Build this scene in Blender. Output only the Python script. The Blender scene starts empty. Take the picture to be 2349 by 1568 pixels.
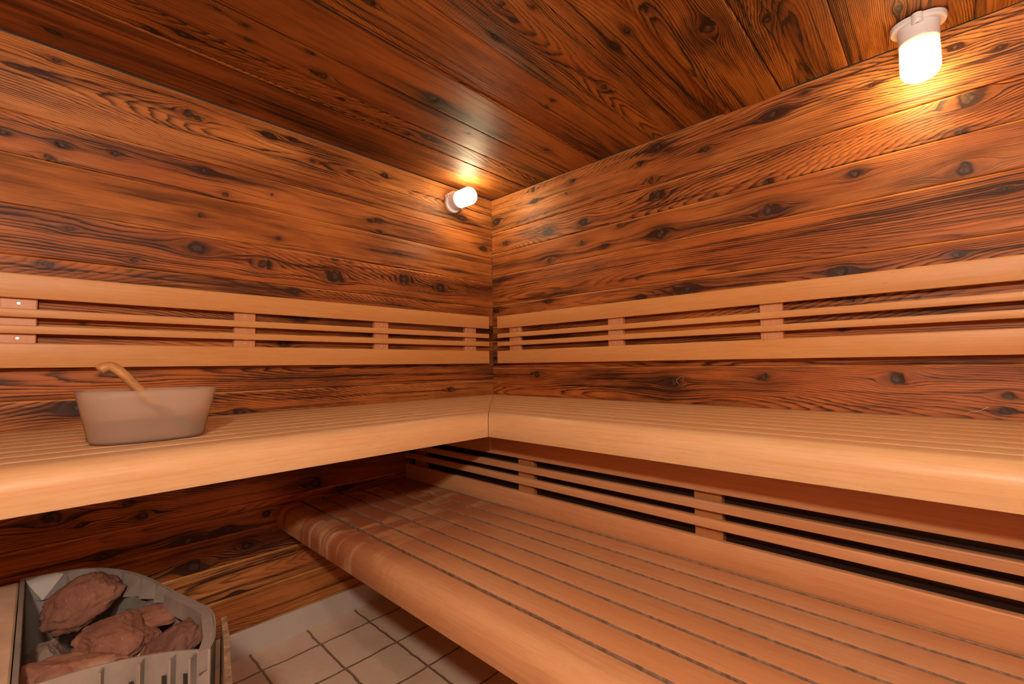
import bpy, math, random
import numpy as np
from mathutils import Matrix, Vector

# ------------------------------------------------------------------ camera, world, exposure
S = bpy.context.scene
COL = S.collection
YAW, PITCH, ROLL = math.radians(43.6881), math.radians(2.8805), math.radians(-0.7624)
FW = Vector((math.cos(YAW)*math.cos(PITCH), math.sin(YAW)*math.cos(PITCH), math.sin(PITCH)))
RI = Vector((math.sin(YAW), -math.cos(YAW), 0)); UP = RI.cross(FW)
RI, UP = math.cos(ROLL)*RI + math.sin(ROLL)*UP, -math.sin(ROLL)*RI + math.cos(ROLL)*UP
cd = bpy.data.cameras.new('camera'); cam = bpy.data.objects.new('camera', cd); COL.objects.link(cam)
cam.matrix_world = Matrix(((RI.x, UP.x, -FW.x, -1.9444), (RI.y, UP.y, -FW.y, -2.0199), (RI.z, UP.z, -FW.z, 1.116), (0, 0, 0, 1)))
cd.sensor_fit = 'HORIZONTAL'; cd.sensor_width = 36.0; cd.lens = 36.0*1037.8/2349; cd.clip_start = 0.02
S.camera = cam
w = bpy.data.worlds.new('world'); S.world = w; w.use_nodes = True
w.node_tree.nodes['Background'].inputs[0].default_value = (1.0, 0.75, 0.55, 1)
w.node_tree.nodes['Background'].inputs[1].default_value = 0.02
S.view_settings.view_transform = 'Standard'; S.view_settings.look = 'None'
S.view_settings.gamma = 1.0; S.view_settings.use_curve_mapping = False
S.view_settings.exposure = 0.66
LAMP_WARM, LAMP_GOLD = (1.0, 0.85, 0.66), (1.0, 0.64, 0.26)     # bulb colours
L_CORNER, L_RIGHT, L_ADDED = 44.0, 42.0, 210.0        # globe brightness
pl = bpy.data.lights.new('photographer_light', 'POINT'); pl.energy = 54.0; pl.color = (1.0, 0.85, 0.68); pl.shadow_soft_size = 0.055
po = bpy.data.objects.new('photographer_light', pl); po.location = (-2.30, -2.27, 1.70); COL.objects.link(po)

# ------------------------------------------------------------------ room measures (metres)
H = 2.15                              # ceiling height
XB, YF = -3.0, -3.15                  # the two walls behind the camera
ZT, ZB = 0.9373, 0.851                # upper bench: top, underside of its front board
DF = 0.7885                           # upper bench depth
LT, LB = 0.5488, 0.4659               # lower bench: top, underside of its front board
LX0, LX1 = 0.6336, 1.2509             # lower bench: face of its backrest, front edge

# ------------------------------------------------------------------ helpers
def tag(o, label=None, cat=None, group=None, kind=None):
    if label: o['label'] = label
    if cat: o['category'] = cat
    if group: o['group'] = group
    if kind: o['kind'] = kind
    return o

def empty(name, loc, label, cat, group=None):
    o = bpy.data.objects.new(name, None); COL.objects.link(o)
    o.location = loc; o.empty_display_size = 0.05
    return tag(o, label, cat, group)

class MB:
    """collects vertices, faces and a per-vertex grain coordinate, then links them as one mesh"""
    def __init__(s): s.v = []; s.f = []; s.pu = []
    def add(s, vs, fs, pu=None):
        b = len(s.v); s.v += [tuple(p) for p in vs]; s.f += [tuple(i+b for i in f) for f in fs]
        s.pu += list(pu) if pu is not None else [(p[0], p[1]+p[2], 0.5) for p in vs]
    def build(s, name, mat, parent=None, smooth=False, origin=(0, 0, 0)):
        me = bpy.data.meshes.new(name)
        ox, oy, oz = origin
        me.from_pydata([(x-ox, y-oy, z-oz) for x, y, z in s.v], [], s.f)
        a = me.attributes.new('pu', 'FLOAT_VECTOR', 'POINT')
        a.data.foreach_set('vector', np.array(s.pu, dtype=np.float32).ravel())
        if smooth: me.polygons.foreach_set('use_smooth', [True]*len(me.polygons))
        me.validate(); me.update()
        me.materials.append(mat)
        o = bpy.data.objects.new(name, me); COL.objects.link(o)
        if parent is not None:
            o.parent = parent
            pl = parent.matrix_world.translation if parent.parent else parent.location
            base = Vector((0, 0, 0)); q = parent
            while q is not None: base += q.location; q = q.parent
            o.location = Vector(origin) - base
        else: o.location = origin
        return o
    def box(s, x0, x1, y0, y1, z0, z1, bev=0.0, rnd=0.5):
        x0, x1 = min(x0, x1), max(x0, x1); y0, y1 = min(y0, y1), max(y0, y1); z0, z1 = min(z0, z1), max(z0, z1)
        L = [x1-x0, y1-y0, z1-z0]; ax = L.index(max(L))
        b = bev
        if b <= 0:
            vs = [(x, y, z) for x in (x0, x1) for y in (y0, y1) for z in (z0, z1)]
            fs = [(0, 1, 3, 2), (4, 6, 7, 5), (0, 4, 5, 1), (2, 3, 7, 6), (0, 2, 6, 4), (1, 5, 7, 3)]
        else:
            vs = []
            idx = {}
            for i, x in enumerate((x0, x1)):
                for j, y in enumerate((y0, y1)):
                    for k, z in enumerate((z0, z1)):
                        sx, sy, sz = (1-2*i)*b, (1-2*j)*b, (1-2*k)*b
                        idx[i, j, k] = len(vs)
                        vs += [(x, y+sy, z+sz), (x+sx, y, z+sz), (x+sx, y+sy, z)]
            fs = []
            I = lambda i, j, k, a: idx[i, j, k]+a
            for i in (0, 1):
                fs.append([I(i, 0, 0, 0), I(i, 1, 0, 0), I(i, 1, 1, 0), I(i, 0, 1, 0)])
                fs.append([I(0, i, 0, 1), I(1, i, 0, 1), I(1, i, 1, 1), I(0, i, 1, 1)])
                fs.append([I(0, 0, i, 2), I(1, 0, i, 2), I(1, 1, i, 2), I(0, 1, i, 2)])
            for i in (0, 1):
                for j in (0, 1):
                    fs.append([I(i, j, 0, 0), I(i, j, 1, 0), I(i, j, 1, 1), I(i, j, 0, 1)])
                    fs.append([I(i, 0, j, 0), I(i, 1, j, 0), I(i, 1, j, 2), I(i, 0, j, 2)])
                    fs.append([I(0, i, j, 1), I(1, i, j, 1), I(1, i, j, 2), I(0, i, j, 2)])
            for k in idx.values(): fs.append([k, k+1, k+2])
        o = [(0, 1, 2), (1, 0, 2), (2, 0, 1)][ax]
        pu = [(p[o[0]], p[o[1]]+p[o[2]], rnd) for p in vs]
        s.add(vs, fs, pu)
    def loft(s, rings, cap0=True, cap1=True, closed=True, pu=None):
        n = len(rings[0]); vs = [p for r in rings for p in r]; fs = []
        for a in range(len(rings)-1):
            for i in range(n if closed else n-1):
                j = (i+1) % n
                fs.append((a*n+i, a*n+j, (a+1)*n+j, (a+1)*n+i))
        if cap0: fs.append(tuple(range(n))[::-1])
        if cap1: fs.append(tuple((len(rings)-1)*n+i for i in range(n)))
        s.add(vs, fs, pu)
    def lathe(s, prof, M, n=40, a=1.0, b=1.0):
        rings = []
        for r, z in prof:
            rings.append([tuple(M @ Vector((a*r*math.cos(2*math.pi*i/n), b*r*math.sin(2*math.pi*i/n), z))) for i in range(n)])
        s.loft(rings)
    def tube(s, path, rad, n=14, rnd=0.5):
        rings = []; pus = []; L = 0.0
        P = [Vector(p) for p in path]
        ref = Vector((0.13, 0.97, 0.2))
        for i, p in enumerate(P):
            t = (P[min(i+1, len(P)-1)]-P[max(i-1, 0)]).normalized()
            u = t.cross(ref).normalized(); v = t.cross(u)
            r = rad[i] if isinstance(rad, (list, tuple)) else rad
            ra, rb = r if isinstance(r, tuple) else (r, r)
            if i: L += (p-P[i-1]).length
            rings.append([tuple(p+u*ra*math.cos(2*math.pi*k/n)+v*rb*math.sin(2*math.pi*k/n)) for k in range(n)])
            pus += [(L, 0.03*math.sin(math.pi*k/n), rnd) for k in range(n)]
        s.loft(rings, pu=pus)

def spline(pts, n=8):
    out = []
    P = [Vector(p) for p in pts]; P = [2*P[0]-P[1]]+P+[2*P[-1]-P[-2]]
    for i in range(1, len(P)-2):
        for k in range(n):
            t = k/n
            out.append(0.5*((2*P[i])+(-P[i-1]+P[i+1])*t+(2*P[i-1]-5*P[i]+4*P[i+1]-P[i+2])*t*t+(-P[i-1]+3*P[i]-3*P[i+1]+P[i+2])*t**3))
    out.append(P[-2]); return out

# ------------------------------------------------------------------ node helpers
class NG:
    def __init__(s, name):
        s.m = bpy.data.materials.new(name); s.m.use_nodes = True
        s.t = s.m.node_tree; s.bsdf = s.t.nodes['Principled BSDF']; s.out = s.t.nodes['Material Output']
    def n(s, typ, **kw):
        nd = s.t.nodes.new(typ)
        for k, v in kw.items(): setattr(nd, k, v)
        return nd
    def put(s, sock, v):
        if v is None: return
        if isinstance(v, bpy.types.NodeSocket): s.t.links.new(v, sock)
        elif isinstance(v, (tuple, list)) and len(v) == 3 and sock.type == 'RGBA': sock.default_value = (*v, 1)
        else: sock.default_value = v
    def attr(s, name):
        return s.n('ShaderNodeAttribute', attribute_name=name)
    def math(s, op, a, b=None, c=None, clamp=False):
        nd = s.n('ShaderNodeMath', operation=op); nd.use_clamp = clamp
        s.put(nd.inputs[0], a); s.put(nd.inputs[1], b)
        if c is not None: s.put(nd.inputs[2], c)
        return nd.outputs[0]
    def vmul(s, v, k, off=None):
        nd = s.n('ShaderNodeVectorMath', operation='MULTIPLY_ADD')
        s.put(nd.inputs[0], v); nd.inputs[1].default_value = k
        nd.inputs[2].default_value = off or (0, 0, 0); return nd.outputs[0]
    def noise(s, vec, scale=1.0, detail=2.0, rough=0.5, dist=0.0):
        nd = s.n('ShaderNodeTexNoise'); s.put(nd.inputs['Vector'], vec)
        nd.inputs['Scale'].default_value = scale; nd.inputs['Detail'].default_value = detail
        nd.inputs['Roughness'].default_value = rough; nd.inputs['Distortion'].default_value = dist
        return nd.outputs['Fac']
    def ramp(s, f, stops, interp='LINEAR'):
        nd = s.n('ShaderNodeValToRGB'); s.put(nd.inputs[0], f); cr = nd.color_ramp; cr.interpolation = interp
        while len(cr.elements) < len(stops): cr.elements.new(0.5)
        for e, (p, c) in zip(cr.elements, stops):
            e.position = p; e.color = (c, c, c, 1) if isinstance(c, (int, float)) else (*c, 1)
        return nd.outputs[0]
    def mix(s, f, a, b, mode='MIX'):
        nd = s.n('ShaderNodeMix', data_type='RGBA', blend_type=mode)
        s.put(nd.inputs[0], f); s.put(nd.inputs[6], a); s.put(nd.inputs[7], b)
        return nd.outputs[2]
    def bump(s, h, dist=0.001, strength=1.0, normal=None):
        nd = s.n('ShaderNodeBump'); nd.inputs['Distance'].default_value = dist; nd.inputs['Strength'].default_value = strength
        s.put(nd.inputs['Height'], h)
        if normal is not None: s.put(nd.inputs['Normal'], normal)
        return nd.outputs[0]
    def done(s, color=None, rough=None, normal=None, metal=None, spec=None):
        b = s.bsdf
        if color is not None: s.put(b.inputs['Base Color'], color)
        if rough is not None: s.put(b.inputs['Roughness'], rough)
        if normal is not None: s.put(b.inputs['Normal'], normal)
        if metal is not None: b.inputs['Metallic'].default_value = metal
        if spec is not None: b.inputs['Specular IOR Level'].default_value = spec
        return s.m

# ------------------------------------------------------------------ materials
def old_wood(name, light, light2, mid, dark, ringscale=0.0048, contrast=1.0, rough=0.46):
    """brushed reclaimed softwood: growth rings bend round knots (attributes rg, kn, kh, pu on the boards)"""
    g = NG(name)
    pu = g.attr('pu').outputs['Vector']; rg = g.attr('rg').outputs['Fac']
    kn = g.attr('kn').outputs['Fac']; kh = g.attr('kh').outputs['Fac']; sw = g.attr('sw').outputs['Fac']
    sep = g.n('ShaderNodeSeparateXYZ'); g.put(sep.inputs[0], pu); rnd = sep.outputs[2]
    wob = g.noise(g.vmul(pu, (2.6, 26, 7)), 1, 5, 0.6)
    ph = g.math('ADD', g.math('DIVIDE', rg, ringscale), g.math('MULTIPLY', wob, 2.6))
    fr = g.math('FRACT', ph)
    ring = g.ramp(fr, [(0.0, 0.12), (0.12, 0.0), (0.5, 0.15), (0.78, 0.8), (0.90, 1.0), (1.0, 0.12)])
    # whole bands of rings are darker or paler
    band = g.noise(g.vmul(pu, (0.9, 20, 11), (3, 1, 0)), 1, 3, 0.6)
    bandc = g.ramp(band, [(0.32, 0.25), (0.52, 0.75), (0.7, 1.0)])
    fib = g.noise(g.vmul(pu, (9, 900, 5)), 1, 2, 0.6)
    blot = g.noise(g.vmul(pu, (1.5, 11, 23), (0, 5, 2)), 1, 4, 0.62)
    blotc = g.ramp(blot, [(0.42, 0.0), (0.58, 0.5), (0.72, 1.0)])
    edge = g.noise(g.vmul(pu, (0.7, 4, 19), (4, 2, 9)), 1, 5, 0.7, 0.5)
    edgec = g.ramp(edge, [(0.50, 0.0), (0.60, 0.7), (0.70, 1.0)])
    vary = g.ramp(g.noise(g.vmul(pu, (0.8, 2.5, 41), (9, 9, 0)), 1, 2, 0.5), [(0.35, 0.35), (0.62, 1.0)])
    strk = g.noise(g.vmul(pu, (1.1, 70, 13), (8, 0, 1)), 1, 3, 0.65)
    strkc = g.ramp(strk, [(0.53, 0.0), (0.68, 1.0)])
    base = g.mix(g.ramp(rnd, [(0.0, 0.0), (1.0, 1.0)]), light, light2)
    tone = g.noise(g.vmul(pu, (1.9, 6, 17), (1, 7, 5)), 1, 3, 0.55)
    base = g.mix(g.ramp(tone, [(0.35, 0.0), (0.65, 0.8)]), base, mid)
    f = g.math('MULTIPLY', ring, g.math('MULTIPLY', g.math('MULTIPLY', bandc, vary), 0.92*contrast))
    f = g.math('ADD', f, g.math('MULTIPLY', blotc, 0.56*contrast))
    f = g.math('ADD', f, g.math('MULTIPLY', strkc, 0.58*contrast))
    f = g.math('ADD', f, g.math('MULTIPLY', edgec, 0.34*contrast))
    f = g.math('ADD', f, g.math('MULTIPLY', kh, 0.66))
    f = g.math('ADD', f, g.math('MULTIPLY', g.math('SUBTRACT', fib, 0.5), 0.75), clamp=True)
    col = g.mix(f, base, dark)
    geo = g.n('ShaderNodeNewGeometry')
    kt = g.noise(geo.outputs['Position'], 90, 3, 0.5)
    kd = g.attr('kd').outputs['Fac']
    kin = g.mix(g.ramp(kt, [(0.35, 0.0), (0.7, 1.0)]), (0.045, 0.026, 0.018), (0.12, 0.062, 0.034))
    kcol = g.mix(g.ramp(kd, [(0.0, 0.7), (0.12, 0.0), (0.55, 0.15), (0.80, 1.0)]), kin, (0.018, 0.010, 0.008))
    col = g.mix(kn, col, kcol)
    ed = g.attr('ed').outputs['Fac']
    edn = g.ramp(g.noise(g.vmul(pu, (3, 3, 5)), 1, 4, 0.6), [(0.40, 0.0), (0.58, 0.9)])
    col = g.mix(g.math('MULTIPLY', ed, edn), col, (0.72, 0.33, 0.10))
    # crosswise saw marks
    ux = sep.outputs[0]
    sawp = g.math('ADD', g.math('MULTIPLY', ux, 620.0), g.math('MULTIPLY', wob, 9.0))
    saw = g.math('MULTIPLY', g.math('ADD', g.math('SINE', sawp), 1.0), 0.5)
    hgt = g.math('ADD', g.math('MULTIPLY', ring, -0.8), g.math('MULTIPLY', fib, 0.35))
    hgt = g.math('ADD', hgt, g.math('MULTIPLY', g.math('MULTIPLY', saw, sw), 0.5))
    hgt = g.math('SUBTRACT', hgt, g.math('MULTIPLY', kn, 0.5))
    nrm = g.bump(hgt, 0.0012, 0.75)
    ro = g.math('ADD', rough-0.08, g.math('MULTIPLY', blot, 0.2))
    return g.done(col, ro, nrm, spec=0.30)

def bench_wood(name, a, b, c, stain=False):
    """smooth pale sauna bench wood"""
    g = NG(name)
    pu = g.attr('pu').outputs['Vector']
    sep = g.n('ShaderNodeSeparateXYZ'); g.put(sep.inputs[0], pu)
    n1 = g.noise(g.vmul(pu, (1.3, 9, 31)), 1, 3, 0.55)
    n2 = g.noise(g.vmul(pu, (5, 170, 9), (2, 0, 0)), 1, 4, 0.6)
    n3 = g.noise(g.vmul(pu, (14, 60, 3), (0, 3, 0)), 1, 4, 0.7, 0.4)
    col = g.mix(g.ramp(n1, [(0.40, 0.0), (0.60, 1.0)]), a, b)
    col = g.mix(g.math('MULTIPLY', g.ramp(n2, [(0.45, 0.0), (0.72, 1.0)]), 0.50), col, c)
    fleck = g.noise(g.vmul(pu, (26, 420, 3), (5, 3, 0)), 1, 2, 0.5)
    col = g.mix(g.math('MULTIPLY', g.ramp(fleck, [(0.71, 0.0), (0.78, 1.0)]), 0.5), col, (0.13, 0.04, 0.02))
    col = g.mix(g.math('MULTIPLY', g.ramp(n3, [(0.40, 0.0), (0.75, 1.0)]), 0.32), col, c)
    col = g.mix(g.math('MULTIPLY', sep.outputs[2], 0.30), col, c)
    ro = 0.42
    if stain:   # old sweat and limescale marks at the end next to the wall
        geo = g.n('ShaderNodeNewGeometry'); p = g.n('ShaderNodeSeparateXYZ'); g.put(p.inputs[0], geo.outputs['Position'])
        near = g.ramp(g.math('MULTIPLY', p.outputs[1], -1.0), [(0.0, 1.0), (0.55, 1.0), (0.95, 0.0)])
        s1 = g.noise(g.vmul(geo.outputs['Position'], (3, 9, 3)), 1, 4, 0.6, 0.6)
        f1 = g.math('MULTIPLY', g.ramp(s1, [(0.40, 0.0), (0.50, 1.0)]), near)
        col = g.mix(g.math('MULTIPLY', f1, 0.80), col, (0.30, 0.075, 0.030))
        s2 = g.noise(g.vmul(geo.outputs['Position'], (1.2, 34, 1.2), (0, 3, 1)), 1, 3, 0.5)
        front = g.ramp(g.math('MULTIPLY', p.outputs[0], -1.0), [(0.0, 0.25), (1.0, 0.25)])
        near2 = g.ramp(g.math('MULTIPLY', p.outputs[1], -1.0), [(0.25, 0.0), (0.33, 1.0), (0.7, 0.8), (0.8, 0.0)])
        fr = g.math('GREATER_THAN', g.math('MULTIPLY', p.outputs[0], -1.0), 1.195)
        f2 = g.math('MULTIPLY', g.math('MULTIPLY', g.ramp(s2, [(0.56, 0.0), (0.66, 1.0)]), near2), fr)
        col = g.mix(g.math('MULTIPLY', f2, 0.5), col, (0.62, 0.44, 0.33))
    nrm = g.bump(n2, 0.0005, 0.35)
    return g.done(col, ro, nrm, spec=0.4)

def plain(name, col, rough=0.5, metal=0.0, var=0.12, scale=18.0, bumpd=0.0, spec=0.5):
    g = NG(name)
    geo = g.n('ShaderNodeTexCoord').outputs['Object']
    n1 = g.noise(geo, scale, 5, 0.6)
    d = tuple(c*(1-var*2) for c in col); e = tuple(min(1, c*(1+var)) for c in col)
    c = g.mix(g.ramp(n1, [(0.3, 0.0), (0.7, 1.0)]), d, e)
    nrm = g.bump(g.noise(geo, scale*6, 4, 0.6), bumpd, 0.8) if bumpd else None
    return g.done(c, rough, nrm, metal, spec)

M_WL = old_wood('reclaimed_wall_boards', (0.72, 0.300, 0.080), (0.60, 0.190, 0.042), (0.40, 0.112, 0.023), (0.046, 0.013, 0.006), contrast=1.18)
M_CL = old_wood('reclaimed_ceiling_boards', (0.54, 0.205, 0.032), (0.46, 0.145, 0.024), (0.32, 0.090, 0.014), (0.030, 0.010, 0.004), contrast=1.2, rough=0.54)
M_BN = bench_wood('pale_bench_wood', (0.70, 0.455, 0.245), (0.67, 0.405, 0.200), (0.54, 0.28, 0.125))
M_BR = bench_wood('backrest_wood', (0.72, 0.385, 0.145), (0.68, 0.335, 0.115), (0.55, 0.24, 0.075))
M_LB = bench_wood('worn_lower_bench_wood', (0.60, 0.325, 0.160), (0.56, 0.27, 0.120), (0.43, 0.18, 0.08), stain=True)
M_LR = bench_wood('lower_backrest_wood', (0.60, 0.325, 0.160), (0.56, 0.27, 0.120), (0.43, 0.18, 0.08))
M_POST = bench_wood('shaded_post_wood', (0.42, 0.19, 0.065), (0.38, 0.16, 0.055), (0.30, 0.11, 0.04))  # darker tint puts the shade of the rails into the post colour
M_SHADE = bench_wood('painted_shade_board', (0.035, 0.014, 0.008), (0.028, 0.011, 0.006), (0.02, 0.008, 0.005))  # near-black colour stands in for the shade behind the lower rails
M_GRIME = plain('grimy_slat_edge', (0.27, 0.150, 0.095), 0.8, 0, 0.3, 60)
M_SP = bench_wood('spacer_wood', (0.72, 0.36, 0.18), (0.66, 0.31, 0.15), (0.55, 0.24, 0.11))

def floor_mat():
    g = NG('old_stone_tiles')
    geo = g.n('ShaderNodeNewGeometry').outputs['Position']
    nz = g.n('ShaderNodeTexNoise'); g.put(nz.inputs['Vector'], geo); nz.inputs['Scale'].default_value = 14; nz.inputs['Detail'].default_value = 3
    off = g.n('ShaderNodeVectorMath', operation='MULTIPLY_ADD'); g.put(off.inputs[0], nz.outputs['Color'])
    off.inputs[1].default_value = (0.016, 0.016, 0); g.put(off.inputs[2], geo)
    p = g.n('ShaderNodeSeparateXYZ'); g.put(p.inputs[0], off.outputs[0])
    def dist(c, o, s):
        t = g.math('DIVIDE', g.math('SUBTRACT', c, o), s)
        fr = g.math('FRACT', g.math('ADD', t, 100.5))
        return g.math('MULTIPLY', g.math('ABSOLUTE', g.math('SUBTRACT', fr, 0.5)), s), g.math('FLOOR', g.math('ADD', t, 100.0))
    dx, ix = dist(p.outputs[0], -1.118, 0.2165); dy, iy = dist(p.outputs[1], -0.138, 0.2155)
    d = g.math('MINIMUM', dx, dy)
    grout = g.ramp(g.math('MULTIPLY', d, 100.0), [(0.30, 1.0), (0.55, 0.0)])
    idn = g.n('ShaderNodeTexWhiteNoise', noise_dimensions='2D')
    cmb = g.n('ShaderNodeCombineXYZ'); g.put(cmb.inputs[0], ix); g.put(cmb.inputs[1], iy); g.put(idn.inputs['Vector'], cmb.outputs[0])
    n1 = g.noise(geo, 6, 5, 0.65); n2 = g.noise(geo, 70, 4, 0.7)
    col = g.mix(g.ramp(n1, [(0.3, 0.0), (0.7, 1.0)]), (0.80, 0.59, 0.43), (0.92, 0.74, 0.58))
    col = g.mix(g.math('MULTIPLY', idn.outputs['Value'], 0.25), col, (0.60, 0.40, 0.27))
    col = g.mix(g.math('MULTIPLY', g.ramp(n2, [(0.60, 0.0), (0.75, 1.0)]), 0.5), col, (0.20, 0.09, 0.06))
    col = g.mix(grout, col, (0.28, 0.17, 0.12))
    h = g.math('SUBTRACT', g.math('MULTIPLY', n1, 0.4), grout)
    return g.done(col, 0.55, g.bump(h, 0.003, 0.8), spec=0.35)
M_FL = floor_mat()
M_SKIRT = plain('grey_skirting', (0.60, 0.53, 0.48), 0.45, 0.0, 0.05, 5, spec=0.4)
M_STEEL = plain('dull_galvanised_steel', (0.31, 0.275, 0.25), 0.5, 0.25, 0.16, 9, 0.0002)
M_DUSTY = plain('dusty_sheet_metal', (0.60, 0.42, 0.29), 0.6, 0.1, 0.14, 12, 0.0003)
M_RUST = plain('rusty_plate_edge', (0.36, 0.24, 0.15), 0.6, 0.3, 0.3, 60, 0.0004)
M_BLACK = plain('dark_slot', (0.02, 0.015, 0.012), 0.8, 0, 0.1)
M_SCREW = plain('screw_metal', (0.75, 0.72, 0.70), 0.3, 0.6, 0.05)
M_PORC = plain('white_porcelain', (0.84, 0.88, 0.96), 0.25, 0, 0.02)
M_THREAD = plain('pale_fibre', (0.8, 0.6, 0.42), 0.7)
M_LADLE = plain('turned_ladle_wood', (0.50, 0.25, 0.09), 0.35, 0, 0.2, 25)
M_BOWL = plain('dark_ladle_bowl', (0.10, 0.055, 0.035), 0.4, 0, 0.2, 30)

# ------------------------------------------------------------------ the room shell
KN_R = [(-2.103,1.913,0.0365),(-2.083,1.808,0.0184),(-1.82,1.764,0.0207),(-2.09,1.696,0.0322),(-2.168,1.613,0.0107),(-1.579,2.073,0.0249),(-1.688,2.113,0.0119),(-1.88,2.053,0.0078),(-1.545,1.812,0.0214),(-1.354,1.812,0.0154),(-1.549,1.701,0.0302),(-1.108,2.108,0.0232),(-1.163,2.079,0.0124),(-1.014,2.058,0.0152),(-1.322,2.024,0.0176),(-1.101,1.887,0.0252),(-1.069,1.962,0.0234),(-1.108,1.703,0.0334),(-0.685,1.855,0.0239),(-0.895,1.794,0.0179),(-0.674,1.746,0.0191),(-0.461,1.852,0.0255),(-0.813,1.706,0.0138),(-0.457,1.691,0.0203),(-0.344,2.122,0.0185),(-0.356,2.05,0.0131),(-0.036,2.005,0.0285),(-0.616,2.091,0.0147),(-0.582,2.036,0.0099),(-0.124,1.855,0.0167),(-2.059,1.436,0.0141),(-1.769,1.426,0.0258),(-1.221,1.433,0.0239),(-0.995,1.424,0.0108),(-0.443,1.467,0.0152),(-2.179,2.036,0.0122),(-2.085,2.084,0.0142),(-1.151,1.028,0.0263),(-1.901,1.054,0.027),(-2.148,1.006,0.0172),(-2.138,0.963,0.0146),(-1.511,1.056,0.0195),(-0.355,1.058,0.0232),(-0.03,1.451,0.017),(-1.797,1.329,0.0143),(-1.762,1.225,0.0129),(-0.478,1.271,0.0175)]
KN_L = [(-1.581,2.076,0.0207),(-1.552,2.072,0.014),(-1.932,2.11,0.0103),(-1.296,2.095,0.0174),(-1.115,2.045,0.0124),(-1.201,2.111,0.01),(-1.782,1.855,0.0141),(-2.036,1.836,0.0138),(-1.941,1.789,0.0159),(-1.912,1.84,0.0147),(-1.526,1.876,0.0158),(-1.452,1.801,0.0162),(-1.534,1.7,0.0122),(-1.886,1.573,0.0118),(-1.543,1.572,0.0345),(-1.314,1.546,0.0284),(-1.725,1.495,0.0111),(-1.938,1.45,0.0129),(-1.003,1.618,0.0149),(-0.933,1.617,0.013),(-0.83,1.835,0.0113),(-0.787,1.845,0.0138),(-0.78,1.791,0.0115),(-1.253,1.664,0.0117),(-1.007,1.534,0.0339),(-0.751,2.088,0.0163),(-1.283,1.846,0.0097),(-0.638,1.569,0.031),(-0.404,1.55,0.0281),(-1.188,1.445,0.0139),(-0.069,1.831,0.0225),(-1.846,0.996,0.0295),(-1.39,0.943,0.0163),(-0.338,0.984,0.0129),(-1.848,1.266,0.0089),(-1.23,1.218,0.0213),(-1.16,1.33,0.016),(-1.901,0.663,0.0312),(-1.727,0.666,0.0139),(-1.682,0.613,0.0221),(-1.837,0.623,0.0117),(-1.552,0.489,0.0233),(-1.424,0.497,0.0176),(-1.288,0.525,0.0167),(-1.78,0.507,0.0135),(-1.532,0.393,0.0318),(-1.359,0.419,0.018),(-1.392,0.245,0.0159),(-1.089,0.612,0.0301),(-0.982,0.57,0.0271),(-0.421,2.161,0.0129),(-0.242,1.983,0.0162)]
KN_C = [(-0.912,-0.634,0.0248),(-0.737,-0.477,0.0181),(-0.644,-0.527,0.0123),(-0.276,-0.677,0.0177),(-0.572,-0.949,0.0126),(-0.56,-0.905,0.0111),(-0.674,-1.289,0.0149),(-0.706,-1.349,0.0143),(-1.054,-1.147,0.0144),(-0.982,-1.2,0.0106),(-0.981,-1.125,0.0083),(-0.975,-1.038,0.013),(-0.743,-1.437,0.0107),(-0.546,-1.537,0.0311),(-0.507,-1.141,0.0223),(-0.742,-0.368,0.0208),(-0.843,-0.329,0.0163),(-1.357,-0.554,0.012),(-1.272,-0.468,0.0244),(-1.663,-0.359,0.017),(-1.741,-0.31,0.0167),(-1.939,-0.092,0.0168),(-1.449,-0.055,0.0161),(-1.541,-0.537,0.0097),(-1.516,-0.476,0.0101),(-1.063,-0.332,0.0112),(-1.324,-0.883,0.0156),(-1.621,-0.548,0.0079),(-0.948,-0.347,0.0117),(-1.16,-0.377,0.0106),(-0.442,-1.675,0.0167),(-0.219,-1.966,0.0135)]

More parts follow.
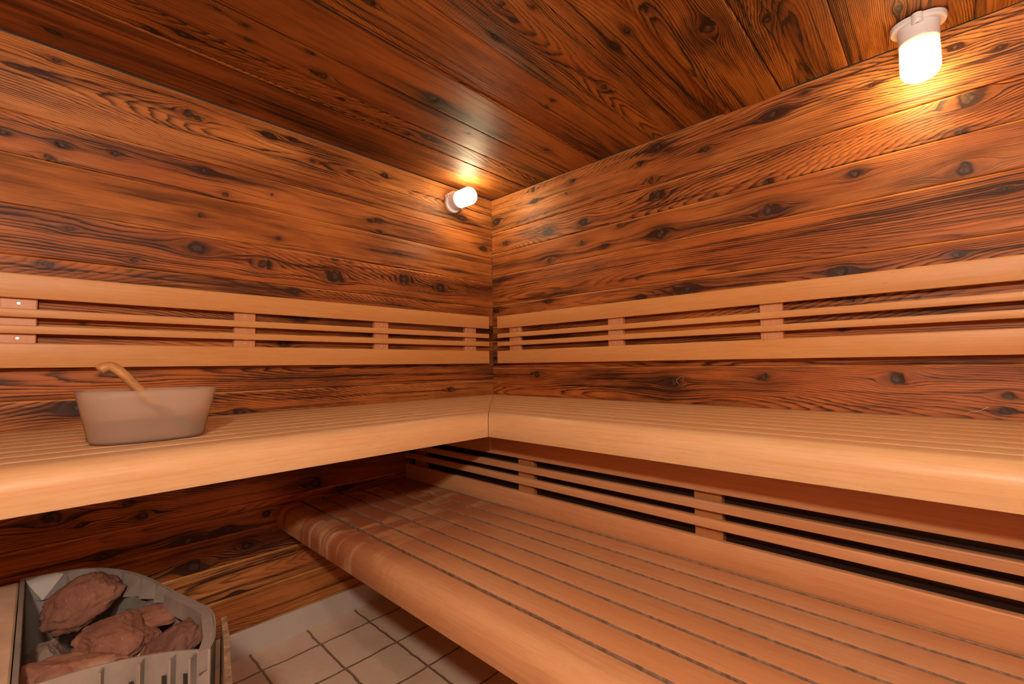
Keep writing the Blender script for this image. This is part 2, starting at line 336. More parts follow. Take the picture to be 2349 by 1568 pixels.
def planks(name, mat, edges, offs, u0, u1, place, knots, seed, res=0.005, tint=None, saws=(), face=1, face_edges=True):
    """boards laid edge to edge; place(u, v, depth) gives the world point, depth grows away from the room"""
    rng = np.random.RandomState(seed)
    V = []; F = []; A = {k: [] for k in ('rg', 'kn', 'kh', 'sw', 'kd', 'ed')}; PU = []
    base = 0
    for bi in range(len(edges)-1):
        v0, v1 = edges[bi], edges[bi+1]; off = offs[bi]
        nv = max(4, int(round((v1-v0)/res))); nu = max(8, int(round((u1-u0)/(res*1.15))))
        uu = np.linspace(u0, u1, nu)
        vin = np.linspace(v0+0.0030, v1-0.0030, nv)
        vv = np.concatenate([[v0+0.0005, v0+0.0008], vin, [v1-0.0008, v1-0.0005]])
        dd = np.concatenate([[0.010, 0.0022], np.zeros(nv), [0.0022, 0.010]]) + off
        U, Vg = np.meshgrid(uu, vv, indexing='ij'); D = np.tile(dd, (nu, 1))
        ks = [k for k in knots if v0-0.03 < k[1] < v1+0.03]
        ve = Vg.copy(); kn = np.zeros_like(U); kh = np.zeros_like(U); kdd = np.ones_like(U)
        for (ku, kv, kr) in ks:
            inside = v0 < kv < v1
            if not inside: continue
            kr = min(kr, 0.036)
            dx = U-ku; dv = Vg-kv
            D2 = (dx/2.6)**2+dv**2; R = kr*0.80
            ve -= dv*(R*R/np.maximum(D2, R*R))*np.exp(-(dx/(kr*6))**2)
            th = np.arctan2(dv, dx); ph = rng.rand()*6.28
            d = np.sqrt((dx/1.0)**2+(dv/1.0)**2)/(kr*(0.62+0.10*np.sin(2*th+ph)+0.07*np.sin(3*th+2*ph)+0.05*np.sin(5*th+ph*3)))
            kdd = np.minimum(kdd, d)
            kn = np.maximum(kn, np.clip((1.20-d)/0.40, 0, 1))
            kh = np.maximum(kh, np.exp(-((dx/(kr*2.2))**2+(dv/(kr*1.05))**2)))
            kh = np.maximum(kh, 0.7*np.exp(-((dx/(kr*5))**2+(dv/(kr*0.45))**2)))
        r1, r2, r3, r4, r5 = rng.rand(5); w_ = v1-v0
        vp = (v0+v1)/2 + w_*((r1-0.5)*0.9 if r2 < 0.45 else (0.75 if r1 > 0.5 else -0.75)) + 0.018*np.sin(U*1.7+r2*6.28) + 0.006*np.sin(U*5.3+r3*6.28)
        dep = 0.012+0.05*r4 + (0.10 if r2 > 0.55 else 0.035)*(1+np.sin(U*(0.9+r5)+r1*6.28)) + 0.008*np.sin(U*4.1+r4*6.28)+0.004*np.sin(U*9.7+r5*6.28)
        rg = np.sqrt((ve-vp)**2*(1.0+0.5*r3)+dep**2)*(0.60+0.6*rng.rand())
        pc = rng.rand() if tint is None or tint[bi] is None else tint[bi]
        P = place(U, Vg, D)
        V.append(np.stack([p.ravel() for p in P], 1))
        PU.append(np.stack([U.ravel()+rng.rand()*40, ve.ravel()+bi*0.731, np.full(U.size, pc)], 1))
        for k, a in (('rg', rg), ('kn', kn), ('kh', kh), ('kd', kdd), ('ed', np.where(Vg > v1-0.0042, 1.0 if face_edges else 0.0, 0.0)), ('sw', np.full(U.shape, 1.0 if bi in saws else 0.0))): A[k].append(a.ravel())
        m = len(vv)
        i, j = np.meshgrid(np.arange(nu-1), np.arange(m-1), indexing='ij'); q = (base+i*m+j).ravel()
        F.append(np.stack([q, q+m, q+m+1, q+1] if face > 0 else [q, q+1, q+m+1, q+m], 1))
        base += U.size
    V = np.concatenate(V).astype(np.float32); F = np.concatenate(F).astype(np.int32)
    # solid backing behind the boards
    e0, e1 = edges[0], edges[-1]
    bv = [place(np.float64(u), np.float64(v), np.float64(d)) for u in (u0, u1) for v in (e0, e1) for d in (0.0085, 0.04)]
    bv = np.array([[float(c) for c in p] for p in bv], dtype=np.float32)
    bf = np.array([(0, 1, 3, 2), (4, 6, 7, 5), (0, 4, 5, 1), (2, 3, 7, 6), (0, 2, 6, 4), (1, 5, 7, 3)], dtype=np.int32)+len(V)
    V = np.concatenate([V, bv]); F = np.concatenate([F, bf])
    me = bpy.data.meshes.new(name); me.vertices.add(len(V)); me.vertices.foreach_set('co', V.ravel())
    me.loops.add(F.size); me.loops.foreach_set('vertex_index', F.ravel())
    me.polygons.add(len(F)); me.polygons.foreach_set('loop_start', np.arange(0, F.size, 4, dtype=np.int32))
    me.update(calc_edges=True)
    for k, l in A.items():
        a = me.attributes.new(k, 'FLOAT', 'POINT'); a.data.foreach_set('value', np.concatenate(l+[np.zeros(8)]).astype(np.float32))
    a = me.attributes.new('pu', 'FLOAT_VECTOR', 'POINT')
    a.data.foreach_set('vector', np.concatenate(PU+[np.zeros((8, 3))]).astype(np.float32).ravel())
    me.materials.append(mat)
    o = bpy.data.objects.new(name, me); COL.objects.link(o); o['kind'] = 'structure'
    return o

EL = [0.0, 0.105, 0.240, 0.368, 0.480, 0.583, 0.715, 0.850, 1.0265, 1.125, 1.262, 1.370, 1.469, 1.623, 1.779, 1.909, 2.149]
planks('wall_left', M_WL, EL, [0, 0, 0, 0.001, 0, 0.001, 0, 0.001, 0, 0.002, 0, 0.001, 0, 0.002, 0.0005, 0], XB, 0.0,
       lambda u, v, d: (u, d, v), KN_L, 11, 0.0048,
       tint=[.3, .2, .1, .6, .9, .8, .9, .5, .9, .8, .9, .8, .9, .5, .7, .2])
ER = [0.0, 0.120, 0.250, 0.390, 0.520, 0.650, 0.790, 0.925, 1.100, 1.235, 1.350, 1.483, 1.664, 1.806, 1.935, 2.149]
planks('wall_right', M_WL, ER, [0]*8+[0.002, 0.001, 0.001, 0.0, 0.0015, 0.0015, 0], YF, 0.0,
       lambda u, v, d: (d, u, v), KN_R, 29, 0.0048, face=-1,
       tint=[.5, .5, .5, .5, .5, .5, .5, 1.0, .9, .9, .8, .9, .5, .6, .15])
EC = [YF, -2.90, -2.66, -2.42, -2.131, -1.82, -1.611, -1.402, -1.236, -0.997, -0.783, -0.578, -0.418, -0.297, -0.155, 0.0]
planks('ceiling', M_CL, EC, [0, 0, 0, 0, 0.001, 0.003, -0.008, -0.001, 0.0, 0.002, -0.001, 0, 0.001, -0.001, 0.002], XB, 0.0,
       lambda u, v, d: (u, v, H+d), KN_C, 43, 0.0058, face=-1, saws=(8, 5), face_edges=False,
       tint=[.2, .3, .4, .3, .1, .0, .0, .1, .1, .4, .5, .8, .7, 1.0, .9])
planks('wall_back', M_WL, [0, .2, .4, .6, .8, 1, 1.2, 1.4, 1.6, 1.8, 2.0, 2.149], [0]*11, YF, 0.0, lambda u, v, d: (XB-d, u, v), [], 5, 0.03)
planks('wall_front', M_WL, [0, .2, .4, .6, .8, 1, 1.2, 1.4, 1.6, 1.8, 2.0, 2.149], [0]*11, XB, 0.0, lambda u, v, d: (u, YF-d, v), [], 6, 0.03, face=-1)
m = MB(); m.box(XB-0.04, 0.04, YF-0.04, 0.04, -0.06, 0.0); tag(m.build('floor', M_FL), kind='structure')
m = MB(); m.box(XB, -0.002, -0.008, -0.0005, 0.0, 0.1, 0.001); tag(m.build('baseboard_left', M_SKIRT), kind='structure')
m = MB(); m.box(-0.008, -0.0005, YF, -0.009, 0.0, 0.1, 0.001); tag(m.build('baseboard_right', M_SKIRT), kind='structure')

# ------------------------------------------------------------------ benches
def round_section(d0, d1, z0, z1, rt0, rt1, rb=0.002, n=8):
    """cross-section (distance from wall, height): rt0 / rt1 = top edge radii on the wall side / room side"""
    pts = []
    def arc(cx, cz, r, a0, a1, k):
        for i in range(k+1):
            a = a0+(a1-a0)*i/k; pts.append((cx+r*math.cos(a), cz+r*math.sin(a)))
    arc(d0+rb, z0+rb, rb, -math.pi/2, -math.pi, 2)
    arc(d0+rt0, z1-rt0, rt0, math.pi, math.pi/2, 4 if rt0 < 0.01 else n)
    arc(d1-rt1, z1-rt1, rt1, math.pi/2, 0, 4 if rt1 < 0.01 else n)
    arc(d1-rb, z0+rb, rb, 0, -math.pi/2, 2)
    return pts

def base_x(o):
    return o.parent.location.x if o.parent else 0.0

def board(name, mat, parent, sec, axis, far, near, rnd, grime=False):
    """extrude a section along the wall; near(d) = end towards the room corner (mitre)"""
    rings = []; pu = []; s_ = 0.0; arcs = []
    for i, p in enumerate(sec):
        if i: s_ += math.hypot(p[0]-sec[i-1][0], p[1]-sec[i-1][1])
        arcs.append(s_)
    N = 14
    for t in range(N+1):
        ring = []
        for (d, z), a in zip(sec, arcs):
            e = near(d); u = far+(e-far)*t/N
            ring.append((u, -d, z) if axis == 'x' else (-d, u, z)); pu.append((u+rnd*37, a+rnd*3, rnd))
        rings.append(ring)
    m = MB(); m.loft(rings, pu=pu)
    if axis == 'x':
        m.f = [f[::-1] for f in m.f]
    o = m.build(name, mat, parent)
    me = o.data
    import bmesh as _bm
    b = _bm.new(); b.from_mesh(me); _bm.ops.recalc_face_normals(b, faces=b.faces)
    for f in b.faces: f.smooth = len(f.verts) == 4
    for e in b.edges:
        if len(e.link_faces) == 2 and e.calc_face_angle() > 0.7: e.smooth = False
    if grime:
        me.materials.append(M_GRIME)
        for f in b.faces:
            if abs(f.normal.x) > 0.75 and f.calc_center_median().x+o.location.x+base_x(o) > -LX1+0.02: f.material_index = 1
    b.to_mesh(me); b.free()
    return o

random.seed(4)
def upper_bench(label, axis, far):
    GAP, SW = (0.0080, 0.0777) if axis == 'x' else (0.0060, 0.0797)
    b = empty('sauna_bench', (-1.6, -0.4, ZT) if axis == 'x' else (-0.4, -1.6, ZT), label, 'bench', 'sauna benches')
    mit = lambda d: -d-0.0014
    board('front_board', M_BN, b, round_section(DF-0.097, DF, ZB, ZT, 0.004, 0.042), axis, far, mit, 0.1)
    d = DF-0.097-GAP
    while d > 0.02:
        lo = max(0.004, d-SW)
        board('slat', M_BN, b, round_section(lo, d, ZT-0.026, ZT, 0.0018, 0.0018), axis, far, mit, round(random.random()*0.8, 3))
        d -= SW+GAP
    for c in ([-1.15, -1.95, -2.60] if axis == 'x' else [-1.25, -2.05, -2.85]):
        m = MB()
        if axis == 'x': m.box(c-0.02, c+0.02, -DF+0.10, -0.004, ZT-0.086, ZT-0.0262, 0.002)
        else: m.box(-DF+0.17, -0.004, c-0.02, c+0.02, ZT-0.086, ZT-0.0262, 0.002)
        m.build('bearer', M_BN, b)
    return b
upper_bench('upper slatted bench along the left wall, with the bucket on it', 'x', XB+0.02)
upper_bench('upper slatted bench along the right wall, above the lower bench', 'y', YF+0.02)

lb = empty('sauna_bench', (-0.95, -1.55, LT), 'lower slatted bench with reddish worn slats above the tiled floor', 'bench', 'sauna benches')
edge = lambda d: -0.003
board('front_board', M_LB, lb, round_section(1.1575, LX1, LB, LT, 0.004, 0.046), 'y', YF+0.02, edge, 0.15, True)
for k in range(7):
    d1 = 1.1475-k*0.0857
    lo = max(d1-0.0757, 0.585)
    if d1-lo < 0.02: continue
    board('slat', M_LB, lb, round_section(lo, d1, LT-0.026, LT, 0.003, 0.003), 'y', YF+0.02, edge, round(random.random(), 3), True)
for c in (-0.55, -1.35, -2.15, -2.95):
    m = MB(); m.box(-1.155, -0.59, c-0.02, c+0.02, LT-0.075, LT-0.0262, 0.002); m.build('bearer', M_LB, lb)

# lower backrest, hung under the front of the right upper bench
br = empty('bench_backrest', (-0.62, -1.55, LT+0.003), 'slatted backrest panel standing between lower bench and right upper bench', 'backrest', 'slatted backrests')
for z0, z1, r in ((0.5495, 0.6213, .3), (0.6511, 0.677, .5), (0.6991, 0.7247, .2), (0.7503, 0.8480, .6)):
    board('rail' if z1-z0 < 0.05 else 'board', M_LR, br, round_section(LX0-0.020, LX0, z0, z1, 0.002, 0.004), 'y', YF+0.02, edge, r)
for c in (-0.10, -0.812, -1.512, -2.215, -2.92):
    m = MB(); m.box(-LX0+0.0202, -LX0+0.046, c-0.039, c+0.039, 0.5495, 0.8500, 0.002); m.build('post', M_POST, br)

m = MB(); m.box(-LX0+0.0462, -LX0+0.056, YF+0.02, -0.004, 0.5495, 0.8500, 0.001); m.build('added_shade_board', M_SHADE, br)  # dark sheet added so the gaps between the rails look unlit

# wall backrests
ZR = ((1.1256, 1.2000, .35), (1.2281, 1.2530, .6), (1.2770, 1.3025, .2), (1.3340, 1.4070, .5))
def wall_backrest(label, axis, far, near, spacers):
    b = empty('wall_backrest', (-1.5, -0.03, 1.1256) if axis == 'x' else (-0.03, -1.6, 1.1256), label, 'backrest', 'slatted backrests')
    for z0, z1, r in ZR:
        board('rail' if z1-z0 < 0.05 else 'board', M_BR, b, round_section(0.0255, 0.0452, z0, z1, 0.002, 0.004), axis, far, lambda d: near, r)
    for c, hw in spacers:
        m = MB()
        if axis == 'x': m.box(c-hw, c+hw, -0.0252, -0.0005, 1.1285, 1.404, 0.003)
        else: m.box(-0.0252, -0.0005, c-hw, c+hw, 1.1285, 1.404, 0.003)
        sp = m.build('spacer', M_SP, b)
        for z in (1.319, 1.2145):
            m = MB()
            R = Matrix.Rotation(math.pi/2, 4, 'X') if axis == 'x' else Matrix.Rotation(-math.pi/2, 4, 'Y')
            T = Matrix.Translation((c, -0.0252, z) if axis == 'x' else (-0.0252, c, z)) @ R
            m.lathe([(0.0006, 0.0), (0.0045, 0.0), (0.0045, 0.0006), (0.0038, 0.0012), (0.0012, 0.0012), (0.0008, 0.0004)], T, 16)
            m.build('screw', M_SCREW, sp)
    return b
wall_backrest('slatted backrest on the left wall, behind the bucket', 'x', XB+0.02, -0.076,
              [(-0.202, 0.041), (-0.782, 0.038), (-1.383, 0.038), (-1.990, 0.039), (-2.58, 0.039)])
wall_backrest('slatted backrest on the right wall, under the hanging lamp', 'y', YF+0.02, -0.085,
              [(-0.208, 0.043), (-0.876, 0.041), (-1.549, 0.039), (-2.25, 0.039), (-2.92, 0.039)])

# ------------------------------------------------------------------ lamps
def lamp(name, loc, M, label, power, color, group='porcelain sauna lamps'):
    """local +z points away from the mounting surface, local x is the long axis of the flange"""
    M = Matrix.Translation(loc) @ M
    t = empty(name, loc, label, 'lamp', group)
    m = MB()
    n = 48; prof = [(0.0, 0.0), (1.0, 0.0), (1.0, 0.010), (0.96, 0.014), (0.90, 0.015)]
    rings = []
    for r, z in [(1.0, 0.0), (1.0, 0.013), (0.97, 0.0165), (0.90, 0.018)]:
        ring = []
        for i in range(n):
            a = 2*math.pi*i/n; c, s_ = math.cos(a), math.sin(a)
            x = 0.066*r*math.copysign(abs(c)**0.80, c); y = 0.053*r*s_
            ring.append(tuple(M @ Vector((x, y, z))))
        rings.append(ring)
    m.loft(rings)
    m.lathe([(0.049, 0.012), (0.049, 0.060), (0.048, 0.064), (0.030, 0.064)], M, n)
    m.build('lamp_base', M_PORC, t, smooth=False)
    for sx, sy in ((0.0, 1), (0.0, -1)):
        m = MB()
        m.lathe([(0.014, 0.0), (0.014, 0.022), (0.012, 0.027), (0.005, 0.027), (0.0035, 0.020)], M @ Matrix.Translation((sx, sy*0.050, 0.001)), 24)
        sc = m.build('screw_boss', M_PORC, t)
        m = MB(); m.lathe([(0.0044, 0.0), (0.0044, 0.0245), (0.001, 0.0245)], M @ Matrix.Translation((sx, sy*0.050, 0.001)), 12)
        m.build('screw', M_BLACK, sc)
    g = NG('lit_globe'); em = g.n('ShaderNodeEmission'); em.inputs['Color'].default_value = (*color, 1); 
    ax = g.n('ShaderNodeSeparateXYZ'); g.put(ax.inputs[0], g.attr('pu').outputs['Vector'])
    g.put(em.inputs['Strength'], g.math('MULTIPLY', g.ramp(g.math('MULTIPLY', ax.outputs[0], 6.0), [(0.42, 1.6/power), (0.62, 0.25), (0.75, 1.0)]), power))
    g.t.links.new(em.outputs[0], g.out.inputs[0])
    m = MB(); pr = [(0.0455, 0.0645), (0.0470, 0.070), (0.0472, 0.085), (0.0475, 0.100), (0.0475, 0.120), (0.0475, 0.145)]
    for i in range(1, 9):
        a = math.pi/2*i/8; pr.append((0.0475-0.030*(1-math.cos(a)), 0.145+0.032*math.sin(a)))
    pr.append((0.001, 0.1775))
    m.lathe(pr, M, 40)
    m.pu = [(z, 0.0, 0.0) for r, z in pr for _ in range(40)]
    m.build('globe', g.m, t, smooth=True)
    return t
lamp('sauna_lamp', (-0.312, -0.0005, 2.058), Matrix.Rotation(math.pi/2, 4, 'X') @ Matrix.Rotation(math.radians(62), 4, 'Z'), 'lit white porcelain lamp on the left wall near the room corner', L_CORNER, (1.0, 0.78, 0.46))
lamp('sauna_lamp', (-0.105, -2.005, H-0.002), Matrix.Rotation(math.pi, 4, 'X') @ Matrix.Rotation(math.pi/2, 4, 'Z'), 'lit white porcelain lamp hanging from the ceiling by the right wall', L_RIGHT, LAMP_GOLD)
lamp('sauna_lamp', (-2.02, -2.74, H-0.002), Matrix.Rotation(math.pi, 4, 'X'), 'added lit porcelain lamp, unseen on the ceiling behind the camera', L_ADDED, LAMP_WARM)  # added fixture out of view, gives extra light from above

# ------------------------------------------------------------------ bucket, water and ladle
BX, BY = -1.742, -0.525
def oval(cx, cy, a, b, z, n=56, e=2.7):
    r = []
    for i in range(n):
        t = 2*math.pi*i/n; c, s_ = math.cos(t), math.sin(t)
        r.append((cx+a*math.copysign(abs(c)**(2/e), c), cy+b*math.copysign(abs(s_)**(2/e), s_), z))
    return r
def plastic():
    g = NG('frosted_plastic')
    b = g.bsdf
    b.inputs['Base Color'].default_value = (0.95, 0.86, 0.76, 1); b.inputs['Roughness'].default_value = 0.42
    b.inputs['Transmission Weight'].default_value = 0.0; b.inputs['IOR'].default_value = 1.4
    tr = g.n('ShaderNodeBsdfTranslucent'); tr.inputs[0].default_value = (0.95, 0.86, 0.76, 1)
    rf = g.n('ShaderNodeBsdfRefraction'); rf.inputs['Color'].default_value = (0.98, 0.93, 0.88, 1); rf.inputs['Roughness'].default_value = 0.13; rf.inputs['IOR'].default_value = 1.025
    m1 = g.n('ShaderNodeMixShader'); m1.inputs[0].default_value = 0.5
    g.t.links.new(b.outputs[0], m1.inputs[1]); g.t.links.new(tr.outputs[0], m1.inputs[2])
    m2 = g.n('ShaderNodeMixShader'); m2.inputs[0].default_value = 0.67
    g.t.links.new(m1.outputs[0], m2.inputs[1]); g.t.links.new(rf.outputs[0], m2.inputs[2])
    g.t.links.new(m2.outputs[0], g.out.inputs[0])
    return g.m
HB = 0.1285
bk = empty('water_bucket', (BX, BY, ZT), 'oval frosted plastic bucket standing on the left upper bench', 'bucket')
m = MB()
def bk_ab(t): return 0.117+0.026*t, 0.084+0.022*t
rings = []
for z, ins in ((0.0005, 0.010), (0.003, 0.004), (0.010, 0.0)): 
    a, b_ = bk_ab(z/HB); rings.append(oval(BX, BY, a-ins, b_-ins, ZT+z))
for i in range(1, 9):
    t = i/8; a, b_ = bk_ab(t); rings.append(oval(BX, BY, a, b_, ZT+0.010+(HB-0.010)*t))
for i in range(8, -1, -1):
    t = i/8; a, b_ = bk_ab(t); rings.append(oval(BX, BY, a-0.0022, b_-0.0022, ZT+0.010+(HB-0.010)*t-(0 if i == 8 else 0.001)))
rings.append(oval(BX, BY, 0.105, 0.072, ZT+0.0045))
m.loft(rings); m.build('bucket_shell', plastic(), bk, smooth=True)
g = NG('bucket_water'); g.bsdf.inputs['Base Color'].default_value = (0.62, 0.36, 0.20, 1); g.bsdf.inputs['Transmission Weight'].default_value = 0.85
g.bsdf.inputs['Roughness'].default_value = 0.02; g.bsdf.inputs['IOR'].default_value = 1.33
m = MB(); rings = []
for z in (0.0075, 0.03, 0.062):
    a, b_ = bk_ab(max(0, z-0.01)/HB); rings.append(oval(BX, BY, a-0.0055, b_-0.0055, ZT+z))
m.loft(rings); o = m.build('water', g.m); tag(o, 'shallow water inside the oval frosted bucket', 'water')
ld = empty('ladle', (-1.67, -0.515, ZT+0.02), 'wooden ladle with curved handle leaning in the frosted bucket', 'ladle')
path = spline([(-1.680, -0.515, 0.978), (-1.722, -0.513, 1.020), (-1.767, -0.510, 1.070), (-1.790, -0.508, 1.100), (-1.807, -0.506, 1.118), (-1.820, -0.505, 1.125), (-1.832, -0.505, 1.122), (-1.841, -0.505, 1.114)], 6)
n_ = len(path)
rad = [(0.0115+0.002*max(0, i/n_-0.6)/0.4, 0.0150+0.0025*max(0, i/n_-0.6)/0.4) for i in range(n_)]
rad[-1] = (0.007, 0.008); rad[-2] = (0.0115, 0.0130); rad[-3] = (0.0130, 0.0155); rad[-4] = (0.0135, 0.0165)
m = MB(); m.tube(path, rad, 16); m.build('handle', M_LADLE, ld, smooth=True)
m = MB()
Mx = Matrix.Translation((-1.655, -0.525, 0.981)) @ Matrix.Rotation(math.radians(14), 4, 'Y')
pr = [(0.002+0.0*0, -0.030)]
for i in range(1, 9):
    a = math.pi/2*i/8; pr.append((0.040*math.sin(a), -0.030*math.cos(a)))
pr += [(0.0385, 0.001)]
for i in range(7, 0, -1):
    a = math.pi/2*i/8; pr.append((0.0375*math.sin(a), -0.0275*math.cos(a)))
m.lathe(pr, Mx, 32, 1.0, 0.85); m.build('bowl', M_BOWL, ld, smooth=True)

# ------------------------------------------------------------------ heater
ZH = 0.60
HO = [(-1.960, -0.334), (-1.897, -0.345), (-1.844, -0.372), (-1.802, -0.418), (-1.767, -0.485), (-1.738, -0.570), (-1.711, -0.690), (-1.690, -0.780), (-1.672, -0.862), (-1.690, -0.965), (-1.711, -1.016)]
HFR = [(-1.711, -1.016), (-1.740, -0.987), (-1.775, -0.961), (-1.821, -0.936), (-1.873, -0.917), (-1.958, -0.905)]
ht = empty('sauna_heater', (-1.85, -0.65, 0.0), 'grey metal sauna heater full of brown stones by the left wall', 'heater')
def sheet(name, line, z0, z1, th, mat, parent, side=1):
    """upright sheet metal following a plan line, th thick"""
    m = MB(); n = len(line); P = [Vector((x, y, 0)) for x, y in line]; O = []
    for i, p in enumerate(P):
        t = (P[min(i+1, n-1)]-P[max(i-1, 0)]).normalized(); O.append(p+Vector((-t.y, t.x, 0))*th*side)
    rings = []
    for p, q in zip(P, O):
        rings.append([(p.x, p.y, z0), (p.x, p.y, z1), (q.x, q.y, z1), (q.x, q.y, z0)])
    m.loft(rings); return m.build(name, mat, parent)
HOd = [tuple(v[:2]) for v in spline([(x, y, 0) for x, y in HO], 4)]
HFd = [tuple(v[:2]) for v in spline([(x, y, 0) for x, y in HFR], 4)]
sheet('jacket', HOd, 0.02, ZH, 0.0035, M_STEEL, ht, -1)
sheet('front_panel', HFd, 0.02, ZH-0.002, 0.0035, M_STEEL, ht, -1)
# folded triangles inside the back rim
def inset(line, i, d):
    n = len(line); a = Vector((*line[max(i-1, 0)], 0)); b = Vector((*line[min(i+1, n-1)], 0)); t = (b-a).normalized()
    return Vector((*line[i], 0))-Vector((-t.y, t.x, 0))*d*-1*-1
def walk(line, s):
    L = [0.0]
    for a, b in zip(line, line[1:]): L.append(L[-1]+math.hypot(b[0]-a[0], b[1]-a[1]))
    s = max(0, min(s, L[-1]-1e-6)); i = max(k for k in range(len(L)-1) if L[k] <= s)
    t = (s-L[i])/(L[i+1]-L[i]); a, b = line[i], line[i+1]
    d = Vector((b[0]-a[0], b[1]-a[1])).normalized()
    return Vector((a[0]+(b[0]-a[0])*t, a[1]+(b[1]-a[1])*t)), Vector((d.y, -d.x))
def total(line): return sum(math.hypot(b[0]-a[0], b[1]-a[1]) for a, b in zip(line, line[1:]))
m = MB(); TL = 0.50; step = 0.078; k = 0; s0 = 0.004
while s0+step <= TL:
    f = max(0.25, 1-max(0, s0-0.20)/0.40)
    zb = ZH-0.056*f
    (pa, na), (pb, nb), (pm, nm) = walk(HOd, s0), walk(HOd, s0+step), walk(HOd, s0+step/2)
    A = (pa+na*0.001).to_3d(); B = (pb+nb*0.001).to_3d(); C = (pm+nm*0.024).to_3d(); D = (pa+na*0.016).to_3d(); E_ = (pb+nb*0.016).to_3d()
    A.z = B.z = ZH-0.001; C.z = zb; D.z = E_.z = zb
    D = (pa+na*0.003).to_3d(); D.z = zb; E_ = (pb+nb*0.003).to_3d(); E_.z = zb
    m.add([A, B, C, D, E_], [(0, 1, 2), (0, 2, 3), (1, 4, 2), (0, 3, 4, 1), (3, 2, 4)])
    s0 += step
m.build('air_deflector', M_STEEL, ht)
# inner basket wall and floor
inner = []
for k in range(25):
    p, nn = walk(HOd, 0.004+k*(total(HOd)-0.03)/24); inner.append((p.x+nn.x*0.014, p.y+nn.y*0.014))
m = MB(); rings = []
for x, y in inner: rings.append([(x, y, 0.40), (x, y, ZH-0.050), (x+0.0025, y, ZH-0.050), (x+0.0025, y, 0.40)])
m.loft(rings)
loop = inner+[(-1.735, -0.975), (-1.775, -0.948), (-1.821, -0.924), (-1.873, -0.905), (-1.946, -0.895)]
m.add([(x, y, 0.42) for x, y in loop]+[(x, y, 0.41) for x, y in loop], [tuple(range(len(loop))), tuple(range(2*len(loop)-1, len(loop)-1, -1))])
m.build('stone_basket', M_STEEL, ht)
# thick rim along the right hand side
rim = [(-1.712, -0.700), (-1.690, -0.782), (-1.674, -0.862), (-1.692, -0.965), (-1.711, -1.014)]
m = MB(); rings = []
for x, y in rim: rings.append([(x, y, ZH-0.035), (x, y, ZH+0.002), (x-0.020, y-0.004, ZH+0.002), (x-0.020, y-0.004, ZH-0.035)])
m.loft(rings); m.build('rim', M_STEEL, ht)
# ribs on the outer side of the front panel
for s in (0.026, 0.062, 0.112, 0.170):
    p, nn = walk(HFd, s); t = Vector((-nn.y, nn.x)); q = p-nn*0.004*-1
    o_ = nn if nn.y < 0 else -nn
    m = MB(); a = p; b = p+o_*0.017; h = t*0.002
    m.loft([[tuple((a-h).to_3d()+Vector((0, 0, z))), tuple((a+h).to_3d()+Vector((0, 0, z))), tuple((b+h).to_3d()+Vector((0, 0, z))), tuple((b-h).to_3d()+Vector((0, 0, z)))] for z in (0.05, ZH-0.006)])
    m.build('rib', M_STEEL, ht)
    m = MB(); a = p+t*0.012+o_*0.0042; b = a+t*0.007; c_ = o_*0.0006
    m.loft([[tuple(a.to_3d()+Vector((0, 0, z))), tuple(b.to_3d()+Vector((0, 0, z))), tuple((b+c_).to_3d()+Vector((0, 0, z))), tuple((a+c_).to_3d()+Vector((0, 0, z)))] for z in (0.30, ZH-0.04)])
    m.build('slot', M_BLACK, ht)
m = MB(); m.box(-1.961, -1.953, -0.904, -0.338, 0.41, ZH+0.001, 0.001); m.build('partition', M_STEEL, ht)
m = MB(); m.box(-2.150, -1.963, -0.905, -0.345, 0.02, ZH-0.003, 0.003); m.build('cover_panel', M_DUSTY, ht)
gp = [(-1.666, -0.900), (-1.682, -0.985), (-1.702, -1.070), (-1.722, -1.160)]
sheet('side_plate', gp, 0.02, ZH-0.004, 0.010, M_RUST, ht, 1)

# ------------------------------------------------------------------ stones
def stone_mat(name, a, b, pale=0.0):
    g = NG(name); oc = g.n('ShaderNodeTexCoord').outputs['Object']
    n1 = g.noise(oc, 14, 5, 0.65); n2 = g.noise(oc, 90, 5, 0.7); n3 = g.noise(oc, 260, 2, 0.5)
    col = g.mix(g.ramp(n1, [(0.3, 0.0), (0.7, 1.0)]), a, b)
    col = g.mix(g.math('MULTIPLY', g.ramp(n2, [(0.55, 0.0), (0.75, 1.0)]), 0.5), col, tuple(c*0.45 for c in a))
    col = g.mix(g.math('MULTIPLY', g.ramp(n3, [(0.68, 0.0), (0.74, 1.0)]), 0.45), col, (0.6, 0.45, 0.38))
    if pale: col = g.mix(g.ramp(g.noise(oc, 9, 3, 0.5), [(0.50, 0.0), (0.66, pale)]), col, (0.62, 0.42, 0.27))
    h = g.math('ADD', g.math('MULTIPLY', n1, 1.0), g.math('MULTIPLY', n2, 0.45))
    return g.done(col, 0.85, g.bump(h, 0.006, 0.9), spec=0.2)
S1 = stone_mat('brown_stone', (0.15, 0.062, 0.042), (0.27, 0.125, 0.088))
S2 = stone_mat('dark_stone', (0.12, 0.055, 0.042), (0.19, 0.09, 0.068))
S3 = stone_mat('pale_scorched_stone', (0.24, 0.10, 0.065), (0.36, 0.18, 0.12), 0.75)
S4 = stone_mat('grey_stone', (0.16, 0.12, 0.10), (0.30, 0.23, 0.19))
from mathutils import noise as MN
import bmesh
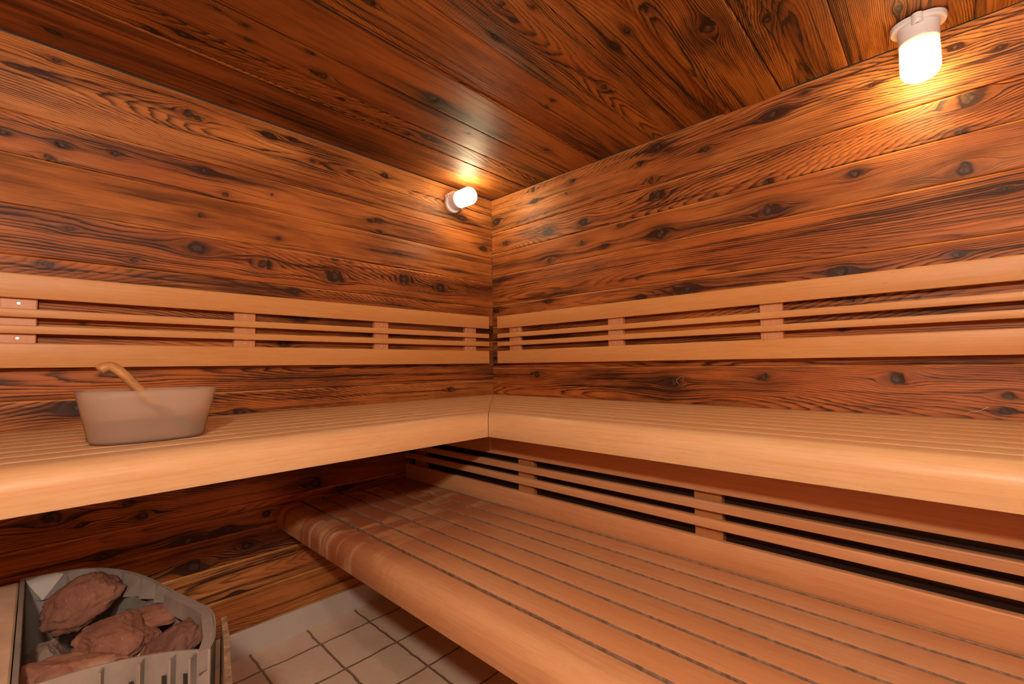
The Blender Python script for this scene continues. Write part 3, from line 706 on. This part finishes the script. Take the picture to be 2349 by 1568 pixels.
def stone(c, sz, rot, seed, mat, label):
    bm = bmesh.new(); bmesh.ops.create_icosphere(bm, subdivisions=5, radius=1.0)
    o_ = Vector((seed*3.1, seed*1.7, seed*5.3)); rng = random.Random(seed)
    cuts = [(Vector((rng.uniform(-1, 1), rng.uniform(-1, 1), rng.uniform(-1, 1))).normalized(), rng.uniform(0.62, 0.9)) for _ in range(9)]
    R = Matrix.Rotation(rot[2], 3, 'Z') @ Matrix.Rotation(rot[1], 3, 'Y') @ Matrix.Rotation(rot[0], 3, 'X')
    for v in bm.verts:
        d = v.co.normalized(); p = d.copy()
        for nrm, h in cuts:
            k = p.dot(nrm)
            if k > h: p -= nrm*(k-h)*0.85
        r = 1+0.15*MN.fractal(d*1.5+o_, 0.8, 2.2, 4)+0.07*abs(MN.noise(d*3.2+o_))+0.06*MN.noise(d*7+o_)+0.035*MN.noise(d*16+o_)
        p *= r
        v.co = R @ Vector((p.x*sz[0], p.y*sz[1], p.z*sz[2]))
    me = bpy.data.meshes.new('stone'); bm.to_mesh(me); bm.free()
    me.polygons.foreach_set('use_smooth', [True]*len(me.polygons)); me.materials.append(mat)
    o = bpy.data.objects.new('sauna_stone', me); COL.objects.link(o); o.location = c
    return tag(o, label, 'stone', 'stones in the heater basket')
stone((-1.852, -0.495, 0.566), (0.080, 0.062, 0.046), (0.2, -0.42, 0.25), 3, S1, 'large brown stone on top of the pile, at the back left of the heater')
stone((-1.744, -0.690, 0.556), (0.080, 0.046, 0.020), (0.0, 0.05, -0.25), 14, S1, 'long flat stone under the back right inner wall of the heater')
stone((-1.812, -0.735, 0.550), (0.078, 0.070, 0.036), (0.25, 0.25, -0.35), 6, S1, 'rounded brown stone in the very middle of the heater')
stone((-1.738, -0.835, 0.546), (0.060, 0.060, 0.036), (0.1, -0.28, -0.3), 12, S2, 'darkest stone with a pointed tip, beside the right rim of the heater')
stone((-1.880, -0.818, 0.540), (0.088, 0.086, 0.040), (0.1, 0.16, 0.2), 17, S3, 'broad stone with a pale yellow scorched patch, front left in the heater')
stone((-1.768, -0.765, 0.522), (0.034, 0.034, 0.024), (0, 0, 0.4), 21, S3, 'small pinkish stone wedged between the middle stone and darkest stone')
stone((-1.915, -0.620, 0.505), (0.030, 0.060, 0.030), (0.3, 0, 0.1), 25, S4, 'grey flaky stone against the partition, left edge of the pile')
stone((-1.792, -0.868, 0.532), (0.070, 0.044, 0.036), (0, 0.05, -0.1), 33, S1, 'rough brown stone just behind the front rim of the heater')
stone((-1.815, -0.600, 0.470), (0.085, 0.065, 0.030), (0, 0.1, 0.5), 37, S2, 'shadowed stone low down under the large brown stone')
stone((-1.830, -0.885, 0.465), (0.060, 0.028, 0.028), (0, 0, -0.2), 41, S1, 'reddish stone low down under the front rim of the heater')

# ------------------------------------------------------------------ fibres caught on the right wall
def fibre(pts, label):
    m = MB(); m.tube(spline(pts, 6), 0.0005, 6); tag(m.build('loose_fibre', M_THREAD, smooth=True), label, 'fibre', 'pale fibres on the wall')
fibre([(-0.0012, -1.172, 1.020), (-0.003, -1.162, 1.036), (-0.004, -1.166, 1.044), (-0.003, -1.184, 1.053), (-0.004, -1.196, 1.051), (-0.0015, -1.190, 1.040)], 'curled pale fibre on a knot below the right backrest')
fibre([(-0.0012, -2.056, 0.946), (-0.003, -2.068, 0.956), (-0.003, -2.082, 0.958), (-0.0015, -2.106, 0.972)], 'nearly straight pale fibre above the right upper bench, far right')
